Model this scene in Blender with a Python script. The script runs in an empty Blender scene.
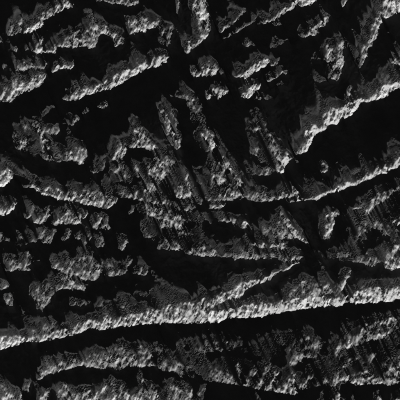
import bpy, math
import numpy as np

# ------------------------------------------------------------------ camera, sky, sun, exposure
# One "pixel unit" (pu) is one pixel of the 400 x 400 spacecraft frame; SC metres each.
SC = 5.0
TILT = math.radians(20.0)          # line of sight, degrees off the vertical
DIST = 4000.0                      # camera distance in pu (20 km, a telephoto)
SUN_EL = math.radians(2.4)         # sun just above the horizon
SUN_AZ = math.radians(24.0)        # light comes from the top of the frame, a little from the left
SUN_W = 5.0
ALB = 0.45
ROUGH = 0.07
EXPO = 0.7

sc = bpy.context.scene
cam_d = bpy.data.cameras.new('camera')
cam = bpy.data.objects.new('camera', cam_d)
sc.collection.objects.link(cam)
cam.location = (0.0, -DIST * math.sin(TILT) * SC, DIST * math.cos(TILT) * SC)
cam.rotation_euler = (TILT, 0.0, 0.0)
cam_d.sensor_width = 36.0
cam_d.lens = 36.0 * DIST / 400.0
cam_d.clip_start = 100.0
cam_d.clip_end = 200000.0
sc.camera = cam

world = bpy.data.worlds.new('World')
sc.world = world
world.use_nodes = True
bg = world.node_tree.nodes['Background']
bg.inputs['Color'].default_value = (1.0, 1.0, 1.0, 1.0)   # airless sky, faint planetshine only
bg.inputs['Strength'].default_value = 0.005

sun_d = bpy.data.lights.new('sun', 'SUN')
sun = bpy.data.objects.new('sun', sun_d)
sc.collection.objects.link(sun)
sun_d.energy = SUN_W
sun_d.angle = math.radians(1.8)
sun_d.color = (1.0, 0.995, 0.985)
# direction the light travels: down-frame (-Y) and slightly right (+X), nearly level
sun.rotation_euler = (math.radians(90.0) - SUN_EL, 0.0, math.pi + SUN_AZ)

vs = sc.view_settings
vs.view_transform = 'Standard'
vs.look = 'None'
vs.exposure = EXPO
vs.gamma = 1.0
vs.use_curve_mapping = False
try:
    sc.cycles.max_bounces = 4
    sc.cycles.diffuse_bounces = 2
except Exception:
    pass

# ------------------------------------------------------------------ survey of the sunlit faces
# Every landform: name, label, category, then its sunlit faces as (brightness, outline in frame pixels)
LANDFORMS = [
 ('ridge', 'longest bright ridge crossing the whole lower part, black trough below it', 'ridge', [
  (.56, [(0,353),(6,349),(14,346),(24,343),(40,342),(54,340),(66,337),(74,335),(80,333),(76,325),(66,330),(58,331),(48,334),(34,337),(20,336),(0,337)]),
  (.32, [(24,338),(36,330),(44,324),(52,320),(60,321),(54,328),(46,334),(36,338)]),
  (.62, [(80,333),(88,330),(100,330),(110,329),(124,327),(140,325),(160,324),(180,324),(200,324),(204,312),(200,297),(190,303),(180,302),(170,306),(160,310),(148,309),(140,314),(130,314),(118,317),(104,317),(96,319),(84,321),(76,325)]),
  (.74, [(200,324),(212,323),(228,319),(244,318),(262,317),(280,314),(296,310),(310,308),(330,306),(350,304),(370,303),(410,300),(410,285),(385,287),(370,289),(355,292),(345,297),(335,298),(320,297),(304,298),(296,300),(280,301),(262,303),(248,305),(236,307),(224,310),(214,312),(204,312)])]),
 ('ridge', 'diagonal ridge branching up and right from the longest bright ridge', 'ridge', [
  (.66, [(200,302),(206,300),(222,293),(240,285),(258,279),(272,273),(290,267),(300,262),(301,264),(290,270),(280,272),(272,278),(262,283),(254,285),(246,291),(238,298),(226,301),(214,308),(205,312),(200,312)])]),
 ('hill', 'low hill with a sharp pale spur, resting on the longest ridge at right', 'hill', [
  (.44, [(285,298),(288,292),(294,286),(300,282),(308,280),(318,280),(330,282),(334,290),(325,295),(312,297),(298,298)]),
  (.54, [(334,296),(336,286),(341,279),(347,273),(351,270),(353,272),(350,277),(345,285),(341,295)])]),
 ('ridge', 'smooth bright curved ridge at the right edge, like a rope, halfway up', 'ridge', [
  (.70, [(284,201),(300,199),(312,197),(324,192),(335,186),(345,182),(355,182),(363,178),(370,171),(378,167),(388,164),(394,160),(410,152),(410,161),(400,166),(392,170),(384,174),(376,176),(368,180),(358,185),(348,188),(338,191),(328,195),(318,200),(300,202)])]),
 ('ridge', 'brightest jagged ridge climbing to the right edge in the upper right', 'ridge', [
  (.78, [(300,148),(304,146),(305,136),(305,131),(312,127),(312,123),(320,128),(325,120),(320,117),(327,114),(331,112),(329,105),(337,110),(343,106),(352,102),(358,97),(366,99),(372,96),(378,88),(384,86),(390,86),(396,82),(410,76),(410,84),(400,88),(392,92),(385,97),(378,99),(370,102),(360,104),(357,112),(348,118),(340,119),(337,124),(328,125),(325,131),(318,134),(311,141),(309,152),(302,154)]),
  (.36, [(379,88),(380,80),(383,74),(388,70),(391,77),(400,79),(396,83),(390,86)]),
  (.50, [(390,62),(396,58),(410,50),(410,66),(396,65)]),
  (.55, [(345,95),(348,90),(350,86),(352,89),(350,94),(346,98)])]),
 ('hill', 'small isolated pale knob in the wide black valley at right', 'hill', [
  (.46, [(321,162),(324,161),(328,166),(328,171),(323,173),(321,168)])]),
 ('spur', 'broken chain of knobs descending steeply from the top right corner', 'spur', [
  (.48, [(383,10),(381,16),(382,20),(380,28),(378,35),(374,41),(373,47),(368,50),(367,57),(364,63),(361,69),(359,66),(361,58),(360,46),(366,43),(368,34),(371,28),(374,20),(377,12)]),
  (.58, [(383,-10),(410,-10),(410,8),(400,12),(394,15),(387,18),(383,16),(380,12),(382,6)])]),
 ('hill', 'grey mottled hill with a hooked right edge, upper right', 'hill', [
  (.46, [(325,52),(327,45),(333,42),(340,45),(342,36),(344,40),(345,48),(343,55),(344,62),(341,70),(342,75),(337,83),(334,80),(328,79),(328,73),(334,67),(335,62),(328,62),(318,61),(312,60),(318,57),(325,58)]),
  (.32, [(315,81),(322,79),(327,80),(322,83)])]),
 ('ridge', 'short bright ridge with ragged lower fringe near the top, right of centre', 'ridge', [
  (.52, [(300,36),(306,33),(303,28),(312,27),(318,24),(325,17),(331,16),(328,22),(322,27),(316,29),(320,33),(313,36),(304,38)]),
  (.36, [(298,6),(306,1),(318,-4),(316,3),(302,7)]),
  (.42, [(344,-5),(348,-5),(346,6),(343,8)])]),
 ('ridge', 'thin bright ridge slanting to the top edge, right of centre', 'ridge', [
  (.54, [(258,25),(266,20),(274,15),(282,10),(290,6),(292,2),(300,0),(320,-8),(314,3),(298,5),(292,10),(284,14),(276,19),(266,24)]),
  (.28, [(272,24),(280,18),(282,24),(276,27)])]),
 ('ridge', 'upper of two thin parallel ridges slanting down left near the top', 'ridge', [
  (.52, [(221,31),(228,24),(236,18),(244,11),(247,9),(247,13),(238,20),(230,27),(222,32)])]),
 ('ridge', 'lower of two thin parallel ridges slanting down left near the top', 'ridge', [
  (.50, [(222,39),(230,35),(238,30),(246,24),(254,18),(260,17),(254,22),(246,26),(238,33),(228,38)])]),
 ('spur', 'steep smooth grey spur hanging from the top edge at the centre', 'spur', [
  (.58, [(193,-10),(206,-10),(206,0),(208,14),(211,27),(211,35),(205,39),(199,36),(198,22),(194,10)]),
  (.62, [(186,53),(186,42),(189,40),(191,47),(196,43),(200,37),(205,38),(200,43),(196,48),(190,53)]),
  (.40, [(177,-5),(181,-5),(180,6),(179,13),(177,14),(177,8)])]),
 ('ridge', 'bright short ridge right of centre in the upper third, with a tail', 'ridge', [
  (.72, [(230,77),(237,74),(244,73),(250,68),(258,62),(266,57),(269,60),(268,66),(260,70),(252,74),(246,79),(240,77)]),
  (.58, [(268,67),(274,62),(281,58),(280,62),(272,67)]),
  (.32, [(242,43),(250,42),(256,46),(248,47)]),
  (.32, [(269,48),(275,43),(280,41),(288,40),(280,45),(272,49)])]),
 ('ridge', 'thin bright sliver of a ridge below the short bright ridge, right of centre', 'ridge', [
  (.56, [(266,81),(274,76),(280,73),(287,70),(289,75),(282,75),(276,78),(268,82)]),
  (.28, [(277,83),(283,81),(284,85),(279,86)])]),
 ('hill', 'small very bright hill between black valleys, right of upper centre', 'hill', [
  (.74, [(239,97),(246,93),(248,88),(254,85),(261,84),(261,89),(255,92),(252,97),(244,98)]),
  (.38, [(254,97),(262,96),(272,97),(268,101),(255,100)])]),
 ('hill', 'pale lens shaped hill in the middle of the black upper centre', 'hill', [
  (.50, [(190,73),(196,71),(203,68),(208,61),(214,63),(218,68),(217,74),(209,76),(202,77),(194,76)]),
  (.42, [(220,74),(221,70),(225,73),(224,75)])]),
 ('hill', 'small bright pair of crags under the pale lens shaped hill', 'hill', [
  (.58, [(213,86),(220,87),(230,91),(228,95),(222,97),(218,101),(216,94)]),
  (.58, [(205,90),(210,93),(212,100),(207,100)])]),
 ('ridge', 'long ragged ridge rising from the left edge to a bright blunt end', 'ridge', [
  (.56, [(63,99),(70,95),(76,90),(84,86),(94,85),(104,82),(112,79),(114,86),(110,89),(100,92),(90,95),(78,99),(68,101)]),
  (.68, [(112,79),(118,73),(126,69),(134,67),(142,66),(150,62),(158,57),(163,54),(168,57),(168,63),(160,65),(150,69),(142,72),(133,77),(126,81),(120,85),(112,88)]),
  (.36, [(133,66),(136,61),(140,55),(146,60),(148,64),(140,67)]),
  (.42, [(98,107),(103,104),(108,101),(109,105),(103,110)]),
  (.44, [(66,124),(72,119),(78,117),(80,120),(74,125)]),
  (.36, [(82,114),(87,108),(88,112),(83,116)])]),
 ('hill', 'smooth grey wedge shaped hill, upper left of centre', 'hill', [
  (.50, [(128,27),(128,18),(136,17),(145,18),(155,21),(162,18),(161,24),(154,28),(146,33),(138,34),(130,34)]),
  (.34, [(159,34),(164,26),(169,23),(173,25),(174,31),(171,37),(171,45),(167,46),(167,40),(168,33),(168,28),(165,31),(162,37)]),
  (.28, [(158,41),(162,39),(166,41),(164,44),(159,43)])]),
 ('ridge', 'arched grey ridge curling down to a pale tip, upper left', 'ridge', [
  (.42, [(54,46),(60,42),(66,38),(72,32),(80,31),(88,29),(92,23),(95,20),(104,24),(106,33),(100,36),(98,42),(93,48),(85,49),(80,47),(72,47),(62,48)]),
  (.30, [(88,17),(92,12),(97,20),(94,24)]),
  (.44, [(104,24),(112,30),(119,35),(126,39),(125,43),(119,46),(114,46),(115,41),(111,36),(105,34)]),
  (.38, [(92,-8),(142,-8),(140,4),(132,7),(124,6),(112,3),(97,2)])]),
 ('ridge', 'ragged ridge running to the top edge in the upper left corner', 'ridge', [
  (.44, [(38,17),(46,11),(55,7),(58,2),(64,-1),(74,3),(76,5),(70,9),(62,11),(56,14),(48,19),(42,21),(39,20)]),
  (.58, [(23,34),(25,28),(30,26),(38,23),(44,20),(44,24),(41,29),(35,32),(28,34)]),
  (.34, [(8,35),(9,26),(12,24),(14,29),(18,16),(21,15),(24,18),(22,26),(22,33),(15,36)])]),
 ('hill', 'cluster of small spiky crags below the upper left ridge', 'hill', [
  (.52, [(32,53),(35,45),(38,40),(43,37),(41,43),(44,50),(50,49),(54,45),(57,53),(50,54),(44,53),(38,55)]),
  (.40, [(14,51),(16,46),(19,49),(18,52)]), (.38, [(25,51),(27,46),(29,50)]), (.40, [(-4,45),(-4,38),(1,38),(2,43)])]),
 ('ridge', 'row of small teeth ending in a bright slug shape, upper left', 'ridge', [
  (.42, [(16,70),(19,65),(23,61),(25,65),(30,61),(32,66),(38,66),(45,60),(48,63),(44,69),(36,68),(26,69),(19,70)]),
  (.36, [(3,69),(5,64),(7,66),(6,69)]),
  (.62, [(52,70),(56,67),(62,65),(70,63),(75,62),(74,67),(68,70),(60,70),(53,72)])]),
 ('ridge', 'mottled wedge of ridge on the left, above the long ragged ridge', 'ridge', [
  (.48, [(10,89),(13,81),(17,76),(20,80),(25,84),(30,80),(36,76),(44,74),(49,74),(46,80),(40,86),(33,90),(25,93),(17,96),(12,97)]),
  (.42, [(-5,103),(-5,98),(0,97),(4,88),(8,82),(9,84),(7,92),(12,95),(16,98),(12,102),(6,102)])]),
 ('hill', 'dim mottled rubbly hill in the left part, above the black valley', 'hill', [
  (.34, [(14,130),(18,134),(22,140),(27,136),(28,142),(24,149),(16,150),(18,143)]),
  (.28, [(22,125),(28,122),(30,130),(28,134)]),
  (.38, [(32,124),(38,120),(44,128),(48,130),(54,127),(59,125),(61,132),(56,135),(50,132),(45,133),(42,136),(47,142),(50,149),(45,151),(41,144),(38,136),(34,130)]),
  (.38, [(44,159),(46,153),(54,154),(62,154),(66,152),(68,160),(64,162),(54,162)]),
  (.48, [(66,152),(74,147),(82,146),(89,149),(87,156),(83,161),(80,167),(76,161),(68,159)]),
  (.26, [(42,116),(46,109),(50,106),(55,107),(48,114)])]),
 ('hill', 'pale rounded hill end at the left edge, halfway down', 'hill', [
  (.56, [(-8,170),(0,171),(5,169),(12,171),(14,176),(11,182),(6,187),(0,189),(-8,192)]),
  (.26, [(14,174),(28,175),(36,176),(44,182),(32,181),(22,177)])]),
 ('ridge', 'low grey ridge tapering right across the left half, under the mottled hill', 'ridge', [
  (.46, [(22,187),(32,184),(40,188),(52,187),(64,191),(74,191),(86,189),(100,192),(108,195),(118,198),(115,205),(108,209),(100,208),(88,205),(74,202),(62,200),(52,197),(44,195),(34,190)]),
  (.36, [(118,196),(130,195),(148,190),(155,190),(152,197),(165,199),(182,203),(178,206),(150,203),(130,199)])]),
 ('hill', 'narrow spiky crag beside the pyramid shaped peak, left of centre', 'hill', [
  (.50, [(113,159),(116,150),(117,138),(119,137),(120,143),(123,145),(126,142),(127,148),(126,155),(122,159),(118,163)]),
  (.38, [(91,173),(94,168),(98,170),(103,160),(106,157),(107,162),(102,170),(96,175)]),
  (.36, [(108,168),(118,165),(126,166),(126,170),(131,177),(128,181),(124,177),(114,173)]),
  (.36, [(92,192),(104,191),(111,194),(106,196),(94,194)])]),
 ('hill', 'pyramid shaped grey peak with straight right edge, left of centre', 'hill', [
  (.50, [(131,148),(132,140),(135,131),(132,122),(134,120),(141,125),(147,132),(153,141),(158,148),(153,150),(144,148),(138,148)])]),
 ('hill', 'jumbled grey hill right below the pyramid shaped peak', 'hill', [
  (.44, [(146,171),(148,162),(156,157),(163,155),(170,156),(176,160),(173,165),(168,167),(167,173),(163,178),(160,184),(155,181),(152,176)]),
  (.46, [(131,161),(136,165),(141,172),(146,180),(142,178),(136,171)]),
  (.44, [(141,190),(148,184),(152,184),(157,190),(152,195),(144,195)]),
  (.32, [(116,194),(128,190),(140,192),(130,197)])]),
 ('hill', 'horseshoe shaped low hill at the centre, between two slanting spurs', 'hill', [
  (.46, [(183,177),(187,171),(190,180),(193,188),(188,197),(181,200),(176,198),(180,194),(186,190)]),
  (.42, [(172,192),(178,186),(184,188),(182,194),(176,197)]),
  (.40, [(190,172),(196,178),(203,185),(198,185),(193,179)])]),
 ('spur', 'left of two rubbly spurs descending steeply in the upper centre', 'spur', [
  (.54, [(160,103),(164,108),(167,114),(170,122),(173,132),(170,135),(166,129),(163,118),(161,111)]),
  (.44, [(171,131),(176,134),(181,146),(177,149),(174,141)]),
  (.38, [(170,105),(174,113),(179,124),(177,131),(173,122)]),
  (.42, [(170,97),(178,95),(186,92),(188,97),(196,97),(194,101),(184,100)])]),
 ('spur', 'right of two rubbly spurs, widening to a mottled foot at the centre', 'spur', [
  (.38, [(187,104),(196,102),(203,108),(196,114),(190,111)]),
  (.52, [(201,117),(204,119),(207,128),(211,132),(215,140),(216,148),(212,154),(208,151),(207,142),(202,138),(200,134),(203,128)]),
  (.42, [(210,188),(211,176),(211,165),(216,158),(222,160),(226,168),(226,178),(222,185),(214,187)]),
  (.50, [(220,150),(226,159),(232,167),(238,175),(244,183),(240,187),(234,178),(228,169),(222,161)]),
  (.38, [(216,194),(222,188),(230,183),(239,184),(234,194),(226,199),(214,199)])]),
 ('spur', 'rubbly spur ending in a small very bright foot, right of centre', 'spur', [
  (.40, [(247,118),(254,112),(257,112),(258,120),(260,128),(254,134),(250,130),(252,124)]),
  (.42, [(251,155),(254,146),(257,139),(259,142),(259,150),(257,157)]),
  (.46, [(262,125),(266,124),(270,132),(276,142),(284,150),(290,154),(280,164),(277,158),(272,150),(268,140),(264,133)]),
  (.46, [(252,175),(260,171),(266,168),(274,167),(278,165),(276,173),(266,175),(258,177)]),
  (.78, [(275,173),(280,163),(286,157),(293,157),(286,167),(283,174)]),
  (.62, [(296,153),(300,148),(302,151),(300,156)])]),
 ('ridge', 'low pale ridge joining the rope like ridge from the centre', 'ridge', [
  (.40, [(198,199),(206,197),(214,196),(212,200),(200,202)]),
  (.42, [(213,200),(220,192),(226,189),(238,189),(246,194),(256,192),(264,191),(272,193),(276,199),(268,203),(258,203),(250,200),(240,197),(232,201),(220,202)]),
  (.56, [(276,200),(282,193),(288,189),(294,186),(300,192),(299,198),(292,196),(284,198),(280,201)]),
  (.52, [(205,208),(212,205),(222,205),(227,204),(224,209),(210,209)]),
  (.46, [(218,221),(222,217),(227,220),(232,217),(237,220),(236,225),(226,223)]),
  (.66, [(242,227),(242,221),(246,218),(249,224),(246,227)])]),
 ('hill', 'smooth grey slope with a dark hollow at the right edge, below the rope', 'hill', [
  (.46, [(350,210),(358,206),(366,202),(374,196),(384,191),(394,188),(410,182),(410,187),(394,193),(386,200),(378,206),(372,210),(371,216),(366,217),(364,208),(358,209)]),
  (.37, [(361,219),(368,221),(366,230),(360,237),(356,243),(356,236),(358,226)]),
  (.37, [(373,222),(382,221),(388,224),(393,230),(390,237),(382,233),(376,231)]),
  (.60, [(394,223),(400,215),(410,208),(410,220),(400,223),(397,226)]),
  (.40, [(391,238),(396,225),(397,237),(394,245)]),
  (.52, [(386,252),(394,244),(402,243),(410,242),(410,266),(400,269),(392,271),(384,268)]),
  (.36, [(351,262),(358,256),(366,254),(376,256),(383,262),(374,267)]),
  (.34, [(318,254),(330,254),(342,252),(350,250),(348,257),(338,259),(326,260)])]),
 ('hill', 'small pale upright block of hill in the black valley at right', 'hill', [
  (.54, [(323,220),(328,214),(334,212),(340,211),(336,218),(334,226),(333,235),(328,240),(323,237),(325,229)])]),
 ('hill', 'pale pointed peak with straight right edge, lower right of centre', 'hill', [
  (.58, [(280,212),(283,212),(288,219),(293,226),(298,231),(303,237),(309,244),(304,243),(297,239),(291,232),(286,225),(281,218)]),
  (.38, [(270,226),(276,222),(281,220),(288,230),(296,239),(290,240),(282,239),(274,237),(272,230)]),
  (.40, [(260,230),(268,226),(272,229),(270,234),(262,234)]),
  (.44, [(246,242),(256,241),(266,244),(276,245),(279,242),(288,243),(286,248),(276,248),(262,248),(250,245)])]),
 ('ridge', 'mottled grey ridge with a smooth straight lower edge at the centre', 'ridge', [
  (.38, [(222,256),(228,250),(236,248),(242,245),(250,247),(262,251),(272,253),(282,255),(296,256),(304,257),(300,260),(280,260),(256,260),(226,259)]),
  (.44, [(186,254),(190,248),(194,246),(196,250),(200,241),(203,243),(207,252),(210,244),(214,250),(218,257),(196,257)]),
  (.42, [(143,205),(150,204),(158,208),(166,207),(174,212),(180,214),(182,222),(184,230),(178,229),(174,226),(166,230),(160,228),(158,222),(150,214),(143,210)]),
  (.36, [(168,205),(178,202),(190,204),(196,208),(186,211),(176,209)]),
  (.34, [(182,219),(190,217),(197,222),(190,223),(183,222)]),
  (.34, [(176,231),(184,229),(193,234),(188,237),(178,236)]),
  (.40, [(145,228),(149,227),(151,238),(147,237)]),
  (.38, [(159,249),(164,240),(168,239),(170,244),(176,242),(184,249),(176,251),(166,250)]),
  (.42, [(131,208),(134,206),(133,213),(130,214)])]),
 ('ridge', 'row of slanted bright teeth along the left, black band beneath', 'ridge', [
  (.48, [(-8,213),(0,210),(4,205),(8,200),(12,202),(17,203),(14,210),(8,214),(0,217),(-8,217)]),
  (.48, [(25,219),(29,212),(33,205),(35,208),(33,215),(29,220)]),
  (.44, [(33,223),(40,215),(45,212),(46,207),(51,205),(50,212),(47,218),(53,213),(47,223),(38,224)]),
  (.46, [(51,224),(55,216),(60,212),(58,219),(64,216),(67,211),(74,209),(80,211),(82,217),(82,225),(72,224),(60,224)]),
  (.60, [(83,219),(87,211),(88,214),(85,221)]),
  (.52, [(93,228),(96,220),(98,215),(103,213),(101,221),(97,229)]),
  (.38, [(100,228),(104,220),(108,217),(110,229),(104,231)])]),
 ('ridge', 'second row of dimmer teeth on the left, under the bright row', 'ridge', [
  (.30, [(-4,237),(2,232),(4,240),(10,239),(8,242),(0,242)]),
  (.30, [(17,230),(22,236),(25,238),(20,241)]),
  (.37, [(20,247),(24,241),(32,239),(38,236),(44,232),(48,227),(46,236),(38,242),(28,245)]),
  (.35, [(42,243),(48,236),(54,228),(58,231),(52,241),(50,244)]),
  (.34, [(62,241),(67,231),(71,231),(69,241)]),
  (.42, [(74,237),(82,232),(86,226),(88,232),(92,236),(90,243),(86,246),(82,241)]),
  (.35, [(95,246),(98,238),(102,231),(104,240),(107,247),(98,248)]),
  (.52, [(119,248),(123,240),(127,238),(129,243),(124,249)]),
  (.32, [(83,256),(92,250),(98,251),(89,256)])]),
 ('hill', 'dim rubbly hill with a flat foot near the left edge', 'hill', [
  (.36, [(6,273),(10,267),(5,261),(12,258),(16,262),(20,262),(26,257),(27,251),(32,253),(35,259),(30,263),(39,260),(32,265),(25,267),(32,271),(14,272)]),
  (.36, [(-6,287),(2,286),(3,279),(9,284),(7,289),(0,291)]),
  (.32, [(3,299),(10,293),(15,300),(12,307),(8,306)])]),
 ('hill', 'broad grey rounded hill left of centre, above the longest ridge', 'hill', [
  (.38, [(50,268),(54,259),(56,263),(60,262),(66,257),(70,255),(72,262),(80,256),(84,252),(94,251),(92,256),(100,262),(104,260),(104,268),(100,277),(94,280),(84,280),(78,277),(66,276),(60,270)]),
  (.38, [(105,277),(107,263),(112,259),(114,268),(120,270),(126,266),(128,259),(135,259),(133,264),(128,268),(126,274),(114,276)]),
  (.40, [(55,292),(58,284),(62,279),(68,274),(74,281),(84,283),(89,286),(86,291),(78,290),(70,289),(62,290)]),
  (.30, [(69,306),(72,300),(78,302),(92,302),(88,306)]), (.32, [(96,308),(99,301),(104,301),(101,308)])]),
 ('hill', 'small smooth lozenge of grey hill in the black lower centre', 'hill', [
  (.42, [(133,274),(140,267),(147,267),(148,273),(142,276)])]),
 ('hill', 'dim pair of rounded knobs above the left end of the longest ridge', 'hill', [
  (.35, [(31,292),(34,286),(36,290),(39,281),(43,284),(42,292),(46,284),(52,284),(54,290),(52,302),(46,306),(42,314),(38,309),(35,300)])]),
 ('ridge', 'long smooth dim ridge below the black trough, lower left', 'ridge', [
  (.40, [(37,382),(40,373),(46,367),(54,362),(66,359),(80,357),(92,353),(100,351),(112,348),(120,345),(126,346),(130,350),(138,346),(147,345),(151,352),(152,360),(155,367),(140,367),(128,367),(118,370),(108,367),(104,369),(96,369),(84,367),(72,369),(60,372),(50,373),(40,381)]),
  (.28, [(152,347),(162,344),(165,350),(160,353),(154,351)]),
  (.36, [(157,368),(168,356),(176,356),(184,366),(182,374),(172,372),(162,371)])]),
 ('ridge', 'jagged mottled ridge along the bottom edge, lower left', 'ridge', [
  (.33, [(-8,408),(-8,388),(2,386),(8,390),(16,387),(22,392),(22,408)]),
  (.31, [(24,391),(26,381),(31,382),(29,392)]),
  (.38, [(39,401),(42,388),(48,392),(54,388),(48,397),(46,408),(40,408)]),
  (.35, [(55,397),(60,388),(66,384),(70,390),(64,399)]),
  (.38, [(60,408),(66,398),(76,392),(84,390),(84,408)]),
  (.46, [(80,408),(82,394),(90,390),(100,390),(104,384),(110,388),(112,392),(118,390),(122,380),(126,388),(130,394),(138,392),(142,384),(148,390),(152,384),(158,392),(164,408)]),
  (.34, [(110,385),(112,376),(115,380),(116,386)]), (.40, [(138,374),(141,372),(145,382),(142,384)]),
  (.40, [(164,408),(168,392),(172,378),(178,386),(184,392),(186,380),(190,386),(194,396),(202,408)]),
  (.34, [(199,394),(206,384),(205,397),(200,401)])]),
 ('ridge', 'fluted grey ridge with slanting ribs near the bottom, right of centre', 'ridge', [
  (.38, [(208,375),(213,368),(218,366),(222,359),(224,366),(229,373),(238,382),(238,385),(226,384),(214,382)]),
  (.44, [(235,361),(238,362),(241,370),(241,380),(237,376)]),
  (.45, [(243,386),(248,376),(252,366),(258,361),(258,370),(252,379),(249,387)]),
  (.46, [(254,388),(260,376),(267,366),(272,363),(272,367),(265,377),(261,388)]),
  (.50, [(264,390),(268,379),(276,370),(280,371),(273,382),(271,391)]),
  (.48, [(272,392),(278,380),(282,388),(288,378),(291,370),(295,373),(294,384),(299,395),(284,394)])]),
 ('hill', 'dim low swell under the black trough, lower centre', 'hill', [
  (.28, [(199,348),(204,338),(214,337),(226,337),(240,338),(243,346),(230,351),(216,351),(204,353)]),
  (.34, [(286,351),(292,341),(302,335),(312,333),(320,340),(322,350),(316,358),(306,359),(298,361),(292,365),(288,361)]),
  (.44, [(289,366),(297,357),(301,360),(294,368)])]),
 ('ridge', 'smooth dim grey ridge rising to the right edge, below the black trough', 'ridge', [
  (.40, [(332,352),(338,341),(346,333),(354,327),(362,323),(372,323),(384,319),(396,317),(410,313),(410,322),(396,329),(388,335),(380,339),(368,341),(356,345),(346,351),(340,360),(334,359)]),
  (.37, [(340,366),(348,359),(358,353),(360,357),(352,363),(344,368)]),
  (.36, [(365,354),(370,347),(377,355),(370,364)]),
  (.36, [(381,366),(386,357),(392,353),(410,350),(410,365),(392,367)])]),
 ('ridge', 'rubbly mottled ridge near the bottom right corner', 'ridge', [
  (.40, [(300,388),(302,379),(306,376),(313,373),(315,378),(307,383),(304,391)]),
  (.37, [(311,387),(318,381),(325,376),(331,380),(322,386)]),
  (.44, [(329,380),(340,369),(346,374),(356,374),(364,370),(374,376),(382,374),(390,369),(410,364),(410,382),(390,385),(366,384),(356,386),(344,380),(332,386)])]),
 ('ridge', 'row of small spikes along the bottom edge, lower right', 'ridge', [
  (.44, [(329,408),(336,393),(341,384),(340,394),(345,408)]), (.44, [(349,408),(353,393),(356,408)]),
  (.52, [(375,408),(379,391),(384,408)]), (.44, [(390,408),(396,397),(410,394),(410,408)]),
  (.36, [(317,408),(323,390),(327,408)]), (.38, [(254,408),(258,392),(263,408)])]),
]

# dim rubble slopes the light only grazes, between the landforms above
GRAZED = [
 (.13, [(100,190),(108,170),(130,158),(165,160),(200,172),(245,190),(245,200),(200,205),(130,195)]),
 (.115, [(135,205),(200,205),(225,215),(290,238),(310,250),(290,258),(230,258),(180,252),(145,240)]),
 (.13, [(150,348),(200,338),(250,336),(300,331),(325,338),(332,350),(340,338),(362,322),(410,312),(410,384),(340,384),(300,390),(270,391),(240,386),(205,380),(185,376),(160,371)]),
 (.125, [(96,318),(105,303),(130,294),(160,290),(190,294),(204,298),(200,312),(150,316)]),
 (.11, [(340,216),(372,200),(410,188),(410,268),(380,268),(350,262),(318,258),(345,250),(352,240),(350,222)]),
 (.13, [(160,101),(172,102),(183,126),(185,148),(176,150),(166,134)]),
 (.10, [(377,90),(382,70),(410,48),(410,84)]),
 (.16, [(186,100),(200,100),(214,150),(240,186),(208,188),(211,165),(198,140)]),
 (.155, [(246,111),(262,110),(270,125),(288,152),(280,165),(262,167),(250,152),(258,135)]),
 (.10, [(12,124),(30,122),(50,134),(70,150),(88,148),(84,160),(60,163),(40,160),(18,151)]),
]
# black clefts and hollows cut into the faces above
CLEFTS = [
 [(366,240),(374,235),(388,237),(386,246),(380,251),(366,251),(360,247)],
 [(60,373),(90,371),(130,370),(150,369),(160,374),(150,379),(110,378),(80,379),(50,382)],
 [(205,384),(240,389),(270,394),(300,397),(300,410),(205,392)],
 [(340,386),(370,385),(410,387),(410,394),(380,391),(345,392)],
 [(200,353),(228,351),(262,354),(262,362),(240,360),(228,356),(212,362)],
 [(270,356),(288,350),(300,362),(300,372),(284,370),(272,364)],
 [(322,344),(330,340),(332,352),(326,360),(320,358)],
 [(150,355),(156,352),(160,358),(158,364),(153,361)],
 [(118,196),(160,201),(200,206),(250,203),(290,204),(290,207),(250,207),(200,211),(160,206),(118,200)],
 [(200,224),(218,223),(246,228),(246,238),(220,246),(206,238)],
 [(246,239),(272,239),(300,245),(318,250),(300,249),(272,241)],
 [(74,86),(50,112),(70,108),(96,98)],
 [(176,160),(205,150),(210,158),(206,180),(196,170),(184,166)],
 [(128,150),(148,150),(148,158),(140,166),(130,160)],
 [(180,106),(184,106),(196,136),(206,158),(194,160),(184,150),(180,126)],
]

# ------------------------------------------------------------------ helpers on regular grids
rng = np.random.default_rng(11)

def raster(poly, n, x0, step):
    """mask of a polygon on an n x n grid of `step` pu cells, origin x0"""
    p = np.array(poly, float)
    lo = np.clip(np.floor((p.min(0) - x0) / step).astype(int) - 1, 0, n); hi = np.clip(np.ceil((p.max(0) - x0) / step).astype(int) + 2, 0, n)
    u = (np.arange(lo[0], hi[0]) + .5) * step + x0; v = (np.arange(lo[1], hi[1]) + .5) * step + x0
    U, V = np.meshgrid(u, v)
    m = np.zeros(U.shape, bool)
    q = np.roll(p, -1, 0)
    for (ax, ay), (bx, by) in zip(p, q):
        if ay == by: continue
        m ^= ((ay > V) != (by > V)) & (U < (bx - ax) * (V - ay) / (by - ay) + ax)
    return (slice(lo[1], hi[1]), slice(lo[0], hi[0])), m

def spectral(n, step, beta, lmin, lmax, aniso=1.0, ang=0.0, seed=0):
    """periodic noise on n x n grid with spacing `step` pu, power-law spectrum between two wavelengths, unit rms"""
    r = np.random.default_rng(seed)
    f = np.fft.fftfreq(n, step)
    fx, fy = np.meshgrid(f, f)
    a = fx * math.cos(ang) + fy * math.sin(ang)
    b = -fx * math.sin(ang) + fy * math.cos(ang)
    k = np.sqrt((a * aniso) ** 2 + b ** 2) + 1e-9
    amp = k ** (-beta) * np.exp(-(k * lmin) ** 4 * .5) * (1 - np.exp(-(k * lmax) ** 4))
    amp[0, 0] = 0
    z = np.fft.ifft2(np.fft.fft2(r.standard_normal((n, n))) * amp).real
    return z / z.std()

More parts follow.
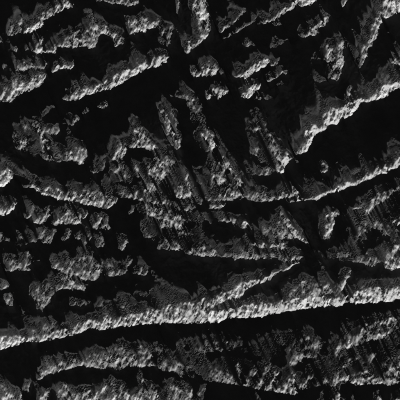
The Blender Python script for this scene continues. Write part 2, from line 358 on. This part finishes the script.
def bilinear(a, x, y):
    """periodic bilinear lookup; x column, y row, in cells"""
    n, m = a.shape
    xi = np.floor(x).astype(int); yi = np.floor(y).astype(int)
    fx = x - xi; fy = y - yi
    x0 = xi % m; x1 = (xi + 1) % m; y0 = yi % n; y1 = (yi + 1) % n
    return (a[y0, x0] * (1 - fx) + a[y0, x1] * fx) * (1 - fy) + (a[y1, x0] * (1 - fx) + a[y1, x1] * fx) * fy

def shift_cols(a, s):
    """row vector moved right by s cells (periodic, fractional)"""
    i = int(math.floor(s)); f = s - i
    return np.roll(a, i) * (1 - f) + np.roll(a, i + 1) * f

def gauss(a, s):
    n = a.shape[0]
    f = np.fft.fftfreq(n)
    g = np.exp(-2 * (math.pi * s * f) ** 2)
    return np.fft.ifft2(np.fft.fft2(a) * g[:, None] * g[None, :]).real

# ------------------------------------------------------------------ sunlit chart in frame pixels (margin mirrored)
SS = 2                                 # samples per pu
CS = 1.0 / SS
M = 20
NP = (400 + 2 * M) * SS
chart = np.zeros((NP, NP)); chart_id = np.zeros((NP, NP), int)
for k, (_, _, _, faces) in enumerate(LANDFORMS):
    for b, poly in faces:
        w, mk = raster(poly, NP, -M, CS)
        new = mk & (chart[w] < b)
        chart[w][new] = b; chart_id[w][new] = k + 1
wash = np.zeros((NP, NP))
for b, poly in GRAZED:
    w, mk = raster(poly, NP, -M, CS)
    wash[w][mk] = np.maximum(wash[w][mk], b)
for poly in CLEFTS:
    w, mk = raster(poly, NP, -M, CS)
    wash[w][mk] = 0
# each face also fades out up-sun, into the grazed ground at its foot
halo = gauss(np.roll(chart, (-4 * SS, -2 * SS), (0, 1)), 3.6 * SS) * .38
wash = np.maximum(gauss(wash, 2.5 * SS), halo) * np.clip(1 + .45 * spectral(NP, CS, 1.5, 3, 36, seed=41), .25, 1.9)
chart = np.where(chart > 0, chart, np.where(wash > .055, wash, 0))
chart = gauss(chart, .45 * SS)
core = slice(M * SS, (M + 400) * SS)
PADP = 180
chart = np.pad(chart[core, core], PADP * SS, mode='reflect')
chart_id = np.pad(chart_id[core, core], PADP * SS, mode='constant')
out = np.abs((np.arange(chart.shape[0]) + .5) * CS - PADP - 200) - 200      # pu beyond the frame
out = np.clip(np.maximum(out[:, None], out[None, :]), 0, None)
chart = chart * (.55 + .45 * np.exp(-out / 12))

def sample_chart(a, U, V, near=False):
    x = (U + PADP) * SS - .5; y = (V + PADP) * SS - .5
    if near:
        return a[np.clip(np.rint(y).astype(int), 0, a.shape[0]-1), np.clip(np.rint(x).astype(int), 0, a.shape[1]-1)]
    return bilinear(a, np.clip(x, 0, a.shape[1] - 2), np.clip(y, 0, a.shape[0] - 2))

# ------------------------------------------------------------------ relief from the lit faces
# Ground grid sheared along the light: every column is one line down-sun.  Along such a line the
# running maximum of (height + distance * tan(elevation)) rises exactly by the light caught.
HALF = 360.0
N = int(2 * HALF * SS)
tanE = math.tan(SUN_EL)
sh = math.tan(SUN_AZ)
ds = CS / math.cos(SUN_AZ)
ii = (np.arange(N) + .5) * CS - HALF
XJ, GY = np.meshgrid(ii, ii)           # GY grows down the frame
GX = XJ + sh * GY
ct, st = math.cos(TILT), math.sin(TILT)

def project(x, yd, z):
    """ground point (pu, yd down-frame) -> frame pixel"""
    ry = -yd + DIST * st; rz = z - DIST * ct
    dep = ry * st - rz * ct
    return 200 + x / dep * DIST, 200 - (ry * ct + rz * st) / dep * DIST

def runs(on):
    """pu since the last `on` cell up-sun, and to the next one down-sun"""
    r = np.arange(N)[:, None]
    last = np.maximum.accumulate(np.where(on, r, -30), 0)
    nxt = np.minimum.accumulate(np.where(on, r, N + 30)[::-1], 0)[::-1]
    return (r - last) * CS, (nxt - r) * CS

def shear_noise(*a, **k):
    z = spectral(N, CS, *a, **k)
    return bilinear(z, (GX + HALF) * SS - .5, (GY + HALF) * SS - .5)

wx = shear_noise(1.6, 2.5, 24, seed=3) * 0.7
wy = shear_noise(1.6, 2.5, 24, seed=4) * 0.7
pock = shear_noise(1.2, 1.2, 14, seed=9) * .24 + shear_noise(1.1, 1.1, 9, aniso=3.6, ang=math.radians(110), seed=12) * .36
pock = np.where(pock > 0, pock * 1.15, np.maximum(pock * .95, -.92))

patchy = np.clip(shear_noise(1.3, 4, 28, seed=10) * .4, -.9, .9)

def blur_cols(a, k):
    return a + k * (np.roll(a, 1) + np.roll(a, -1) - 2 * a)

r_ = np.arange(N)[:, None]; c_ = np.broadcast_to(np.arange(N)[None, :], (N, N))
h = np.zeros((N, N))
for it in range(5):
    U, V = project(GX, GY, h)
    T = sample_chart(chart, U + wx, V + wy)
    Q, R = runs(~(T > .25))
    s_ = Q / np.clip(Q + R, 1, None)
    T0 = T
    T = T * (1 + pock * (1.2 - .6 * s_) + np.where(T > .25, .45, 1.7) * patchy)
    T = np.clip(T * np.where(T > .25, 0.62 + 0.62 * s_, 1), 0, 1)
    T = np.where(T0 > .055, np.maximum(T - .045, 0) * 1.09 * np.clip(.50 + 1.05 * T, .66, 1.34), 0)
    C = T ** 2.2 * math.pi / (ALB * SUN_W * 2 ** EXPO)
    # keep every line level in the long run
    low = gauss(C, 70 * SS)
    f = np.clip(tanE / np.maximum(low, 1e-4), .7, 1.45)
    Q, R = runs(C < .03)
    f = f * np.clip(16 / np.maximum(Q + R, 1), .4, 1)
    C = C * f
    lit = T0 > .055
    Q, R = runs(~lit)
    C = C + np.where(T0 > .3, .03 * np.exp(-Q / 1.5), 0)
    # the light a face catches in all must not jump from line to line: level its crest
    base = np.where(lit, T0, 0) ** 2.2 * f
    first = np.maximum.accumulate(np.where(~lit, r_, 0), 0); last = np.minimum.accumulate(np.where(~lit, r_, N - 1)[::-1], 0)[::-1]
    cb = np.cumsum(base, 0); cC = np.cumsum(C, 0)
    ratio = (cC[last, c_] - cC[first, c_]) / np.maximum(cb[last, c_] - cb[first, c_], 1e-3)
    mean_ratio = C[lit].sum() / base[lit].sum()
    C = np.where(lit, C * np.clip(mean_ratio / np.maximum(ratio, 1e-4), .5, 1.8), 0)
    Q, R = runs(~lit)
    line = np.zeros((N, N)); prev = np.zeros(N); ref = np.zeros(N)
    for r in range(N):
        near = lit[r] & (R[r] < 2)
        k_ = np.where(near, .4, np.where(lit[r], np.where(T0[r] < .25, .18, .07), .12))
        prev = blur_cols(prev, k_)
        prev = blur_cols(prev, np.where(near, .4, 0))
        prev = blur_cols(prev, np.where(near, .4, 0))
        prev = prev * .9988 + (C[r] - tanE) * ds
        ref = np.where(lit[r], prev, ref - tanE * ds)      # edge of the shadow the last crest throws
        prev = np.minimum(prev, ref + .02)
        line[r] = prev
    A, B = runs(lit)
    L = np.clip(A + B, 1, None); t = A / L
    dip = np.clip(.075 * (L - 2.5), 0, 4.5) * 6.75 * t * (1 - t) ** 1.9
    z = line - dip
    wgt = np.clip(np.minimum(A, B) / 6, 0, 1)
    zs = gauss(z, 5 * SS)
    h = z * (1 - wgt) + wgt * np.minimum(zs, line - .4 * dip)
    h -= h[N//4:-N//4, N//4:-N//4].mean()
# boulders and slumps on the flanks that lie deep in shadow
bed = shear_noise(1.7, 1.6, 16, seed=31)
h = h + bed * np.clip((line - z) * .12, 0, .28) * wgt
print('relief', h.min(), h.max(), h.std(), 'mean C', C[300:-300, 300:-300].mean(), 'tanE', tanE)

# rubble: craggy fractal relief
FS = 3
FN = 720 * FS
fstep = 1.0 / FS
n1 = spectral(FN, fstep, 1.5, 0.8, 3, seed=5)
n2 = spectral(FN, fstep, 1.5, 0.8, 3.2, seed=6)
n3 = spectral(FN, fstep, 1.7, 0.8, 4, aniso=2.6, ang=math.radians(90 + 14), seed=7)
craggy = 0.15 * n1 - 0.16 * (np.abs(n2) - .8) + 0.10 * n3
craggy = ROUGH * (craggy - craggy.mean()) * np.clip(1 + .6 * spectral(FN, fstep, 1.5, 6, 40, seed=8), .25, 2.4)
print('rough height', craggy.std(), 'slope', np.gradient(craggy, fstep, axis=0).std())
del n1, n2, n3
# ---- end of relief

# landform ids: the lit face, the dark flank behind its crest and a little of its foot
U, V = project(GX, GY, h)
ids = sample_chart(chart_id, U + wx, V + wy, near=True)
body = ids > 0
r_ = np.arange(N)[:, None]
A, B = runs(body)
up = np.maximum.accumulate(np.where(body, r_, 0), 0); dn = np.minimum.accumulate(np.where(body, r_, N - 1)[::-1], 0)[::-1]
cc = np.broadcast_to(np.arange(N)[None, :], (N, N))
own = np.where(body, ids, 0)
own = np.where(~body & (B < 5) & (B < .4 * (A + B)), ids[dn, cc], own)
own = np.where(~body & (A < 16) & (A < .6 * (A + B)), ids[up, cc], own)

# ------------------------------------------------------------------ fine mesh
STEP = 0.5
def axis(lo, hi, far):
    c = list(np.arange(lo, hi, STEP)); s = STEP
    l = lo; left = []
    while l > -far:
        s *= 1.06; l -= s; left.append(l)
    s = STEP; r = c[-1]; right = []
    while r < far:
        s *= 1.06; r += s; right.append(r)
    return np.array(left[::-1] + c + right)
ax = axis(-212, 212, 9000)
ay = axis(-226, 226, 9000)
X, Yd = np.meshgrid(ax, ay)

def cubic_up(a, x, y):
    """periodic Catmull-Rom lookup"""
    n = a.shape[0]
    xi = np.floor(x).astype(int); yi = np.floor(y).astype(int)
    fx = (x - xi).astype(np.float32); fy = (y - yi).astype(np.float32)
    def w(t):
        return (-.5*t+t*t-.5*t**3, 1-2.5*t*t+1.5*t**3, .5*t+2*t*t-1.5*t**3, -.5*t*t+.5*t**3)
    WX = w(fx); WY = w(fy); out = 0
    for j in range(4):
        row = 0
        for i in range(4):
            row = row + WX[i] * a[(yi + j - 1) % n, (xi + i - 1) % n]
        out = out + WY[j] * row
    return out

fade = np.clip((HALF - 4 - np.maximum(np.abs(X - sh * Yd), np.abs(Yd))) / 60, 0, 1)
gi = lambda x: np.clip((x + HALF) * SS - .5, 2, N - 4)
Z = cubic_up(h, gi(X - sh * Yd), gi(Yd)) * fade
Z += cubic_up(craggy, (X + 360) / fstep - .5, (Yd + 360) / fstep - .5)
ny, nx = X.shape
P = np.empty((ny, nx, 3), np.float32)
P[..., 0] = X * SC; P[..., 1] = -Yd * SC; P[..., 2] = Z * SC
# normals
gx = np.gradient(P[..., 2], ax * SC, axis=1); gy = np.gradient(P[..., 2], -ay * SC, axis=0)
NRM = np.stack([-gx, -gy, np.ones_like(gx)], -1); NRM /= np.linalg.norm(NRM, axis=-1, keepdims=True)
cx = .5 * (ax[1:] + ax[:-1]); cy = .5 * (ay[1:] + ay[:-1])
CX, CY = np.meshgrid(cx, cy)
inside = (np.abs(CX) < 300) & (np.abs(CY) < 300)
fid = np.zeros(CX.shape, int)
fid[inside] = own[gi(CY[inside]).astype(int), gi((CX - sh * CY)[inside]).astype(int)]

# ------------------------------------------------------------------ material
def ice_material(name, base):
    mt = bpy.data.materials.new(name); mt.use_nodes = True
    nt = mt.node_tree; nd = nt.nodes; lk = nt.links
    b = nd['Principled BSDF']
    b.inputs['Roughness'].default_value = 0.95
    b.inputs['Specular IOR Level'].default_value = 0.1
    geo = nd.new('ShaderNodeNewGeometry')
    n1 = nd.new('ShaderNodeTexNoise'); n1.inputs['Scale'].default_value = 0.012; n1.inputs['Detail'].default_value = 8
    n1.inputs['Roughness'].default_value = .65
    lk.new(geo.outputs['Position'], n1.inputs['Vector'])
    rp = nd.new('ShaderNodeValToRGB')
    rp.color_ramp.elements[0].position = .3; rp.color_ramp.elements[1].position = .72
    a, c = base * .82, base * 1.12
    rp.color_ramp.elements[0].color = (a, a, a, 1); rp.color_ramp.elements[1].color = (c, c, c, 1)
    lk.new(n1.outputs['Fac'], rp.inputs['Fac']); lk.new(rp.outputs['Color'], b.inputs['Base Color'])
    n2 = nd.new('ShaderNodeTexNoise'); n2.inputs['Scale'].default_value = 0.35; n2.inputs['Detail'].default_value = 4
    lk.new(geo.outputs['Position'], n2.inputs['Vector'])
    bp = nd.new('ShaderNodeBump'); bp.inputs['Distance'].default_value = 0.25; bp.inputs['Strength'].default_value = .15
    lk.new(n2.outputs['Fac'], bp.inputs['Height']); lk.new(bp.outputs['Normal'], b.inputs['Normal'])
    return mt
ICE = ice_material('ice_rubble', ALB)

def link_mesh(name, verts, quads, normals, mat):
    me = bpy.data.meshes.new(name)
    nv, nf = len(verts), len(quads)
    me.vertices.add(nv); me.vertices.foreach_set('co', verts.astype(np.float32).ravel())
    me.loops.add(nf * 4); me.loops.foreach_set('vertex_index', quads.astype(np.int32).ravel())
    me.polygons.add(nf); me.polygons.foreach_set('loop_start', np.arange(0, nf * 4, 4, dtype=np.int32))
    me.update(calc_edges=True)
    me.polygons.foreach_set('use_smooth', np.ones(nf, bool))
    if normals is not None:
        me.normals_split_custom_set_from_vertices(normals.astype(np.float32))
    me.materials.append(mat)
    o = bpy.data.objects.new(name, me); sc.collection.objects.link(o)
    return o

vid = np.arange(ny * nx).reshape(ny, nx)
QUADS = np.stack([vid[1:, :-1], vid[1:, 1:], vid[:-1, 1:], vid[:-1, :-1]], -1).reshape(-1, 4)
Pf = P.reshape(-1, 3); Nf = NRM.reshape(-1, 3); ff = fid.ravel()

def piece(name, sel):
    q = QUADS[sel]
    used, inv = np.unique(q, return_inverse=True)
    return link_mesh(name, Pf[used], inv.reshape(-1, 4), Nf[used], ICE)

o = piece('ground', ff == 0)
o['kind'] = 'structure'
o['label'] = 'black shadowed valley floors and dim rubbly ice between the ridges and hills'
o['category'] = 'ground'
for k, (name, label, cat, _) in enumerate(LANDFORMS):
    sel = ff == k + 1
    if not sel.any():
        print('no face', label); continue
    o = piece(name, sel)
    o['kind'] = 'structure'; o['label'] = label; o['category'] = cat
print('quads', len(QUADS))

# ------------------------------------------------------------------ loose ice blocks on the slopes (too small and many to count)
bxs = rng.uniform(-205, 205, 60000); bys = rng.uniform(-215, 215, 60000)
cb_ = bilinear(C, gi(bxs - sh * bys), gi(bys))
keep = rng.uniform(0, 1, bxs.size) < np.clip((cb_ - .10) * .5, 0, .10)
bxs = bxs[keep]; bys = bys[keep]
rad = .26 + .18 * rng.pareto(3.2, bxs.size); rad = np.minimum(rad, .95)
ph = (1 + 5 ** .5) / 2
ico_v = np.array([(-1,ph,0),(1,ph,0),(-1,-ph,0),(1,-ph,0),(0,-1,ph),(0,1,ph),(0,-1,-ph),(0,1,-ph),(ph,0,-1),(ph,0,1),(-ph,0,-1),(-ph,0,1)]) / 1.902
ico_f = np.array([(0,11,5),(0,5,1),(0,1,7),(0,7,10),(0,10,11),(1,5,9),(5,11,4),(11,10,2),(10,7,6),(7,1,8),(3,9,4),(3,4,2),(3,2,6),(3,6,8),(3,8,9),(4,9,5),(2,4,11),(6,2,10),(8,6,7),(9,8,1)])
nb = bxs.size
zb = cubic_up(h, gi(bxs - sh * bys), gi(bys)) + cubic_up(craggy, (bxs + 360) / fstep - .5, (bys + 360) / fstep - .5)
shape = ico_v[None] * rng.uniform(.62, 1.15, (nb, 12, 1)) * np.stack([rng.uniform(.8, 1.3, nb), rng.uniform(.8, 1.3, nb), rng.uniform(.6, .95, nb)], -1)[:, None]
an = rng.uniform(0, 6.283, nb); ca, sa = np.cos(an)[:, None], np.sin(an)[:, None]
vx = shape[..., 0] * ca - shape[..., 1] * sa; vy = shape[..., 0] * sa + shape[..., 1] * ca
BV = np.stack([(bxs[:, None] + vx * rad[:, None]) * SC, -(bys[:, None] + vy * rad[:, None]) * SC, (zb[:, None] + (shape[..., 2] + .12) * rad[:, None]) * SC], -1).reshape(-1, 3)
BF = (ico_f[None] + 12 * np.arange(nb)[:, None, None]).reshape(-1, 3)
me = bpy.data.meshes.new('boulders')
me.vertices.add(len(BV)); me.vertices.foreach_set('co', BV.astype(np.float32).ravel())
me.loops.add(BF.size); me.loops.foreach_set('vertex_index', BF.astype(np.int32).ravel())
me.polygons.add(len(BF)); me.polygons.foreach_set('loop_start', np.arange(0, BF.size, 3, dtype=np.int32))
me.update(calc_edges=True)
me.materials.append(ICE)
o = bpy.data.objects.new('boulders', me); sc.collection.objects.link(o)
o['kind'] = 'stuff'; o['label'] = 'loose blocks of ice strewn over the sunlit slopes'; o['category'] = 'boulders'
print('boulders', nb)
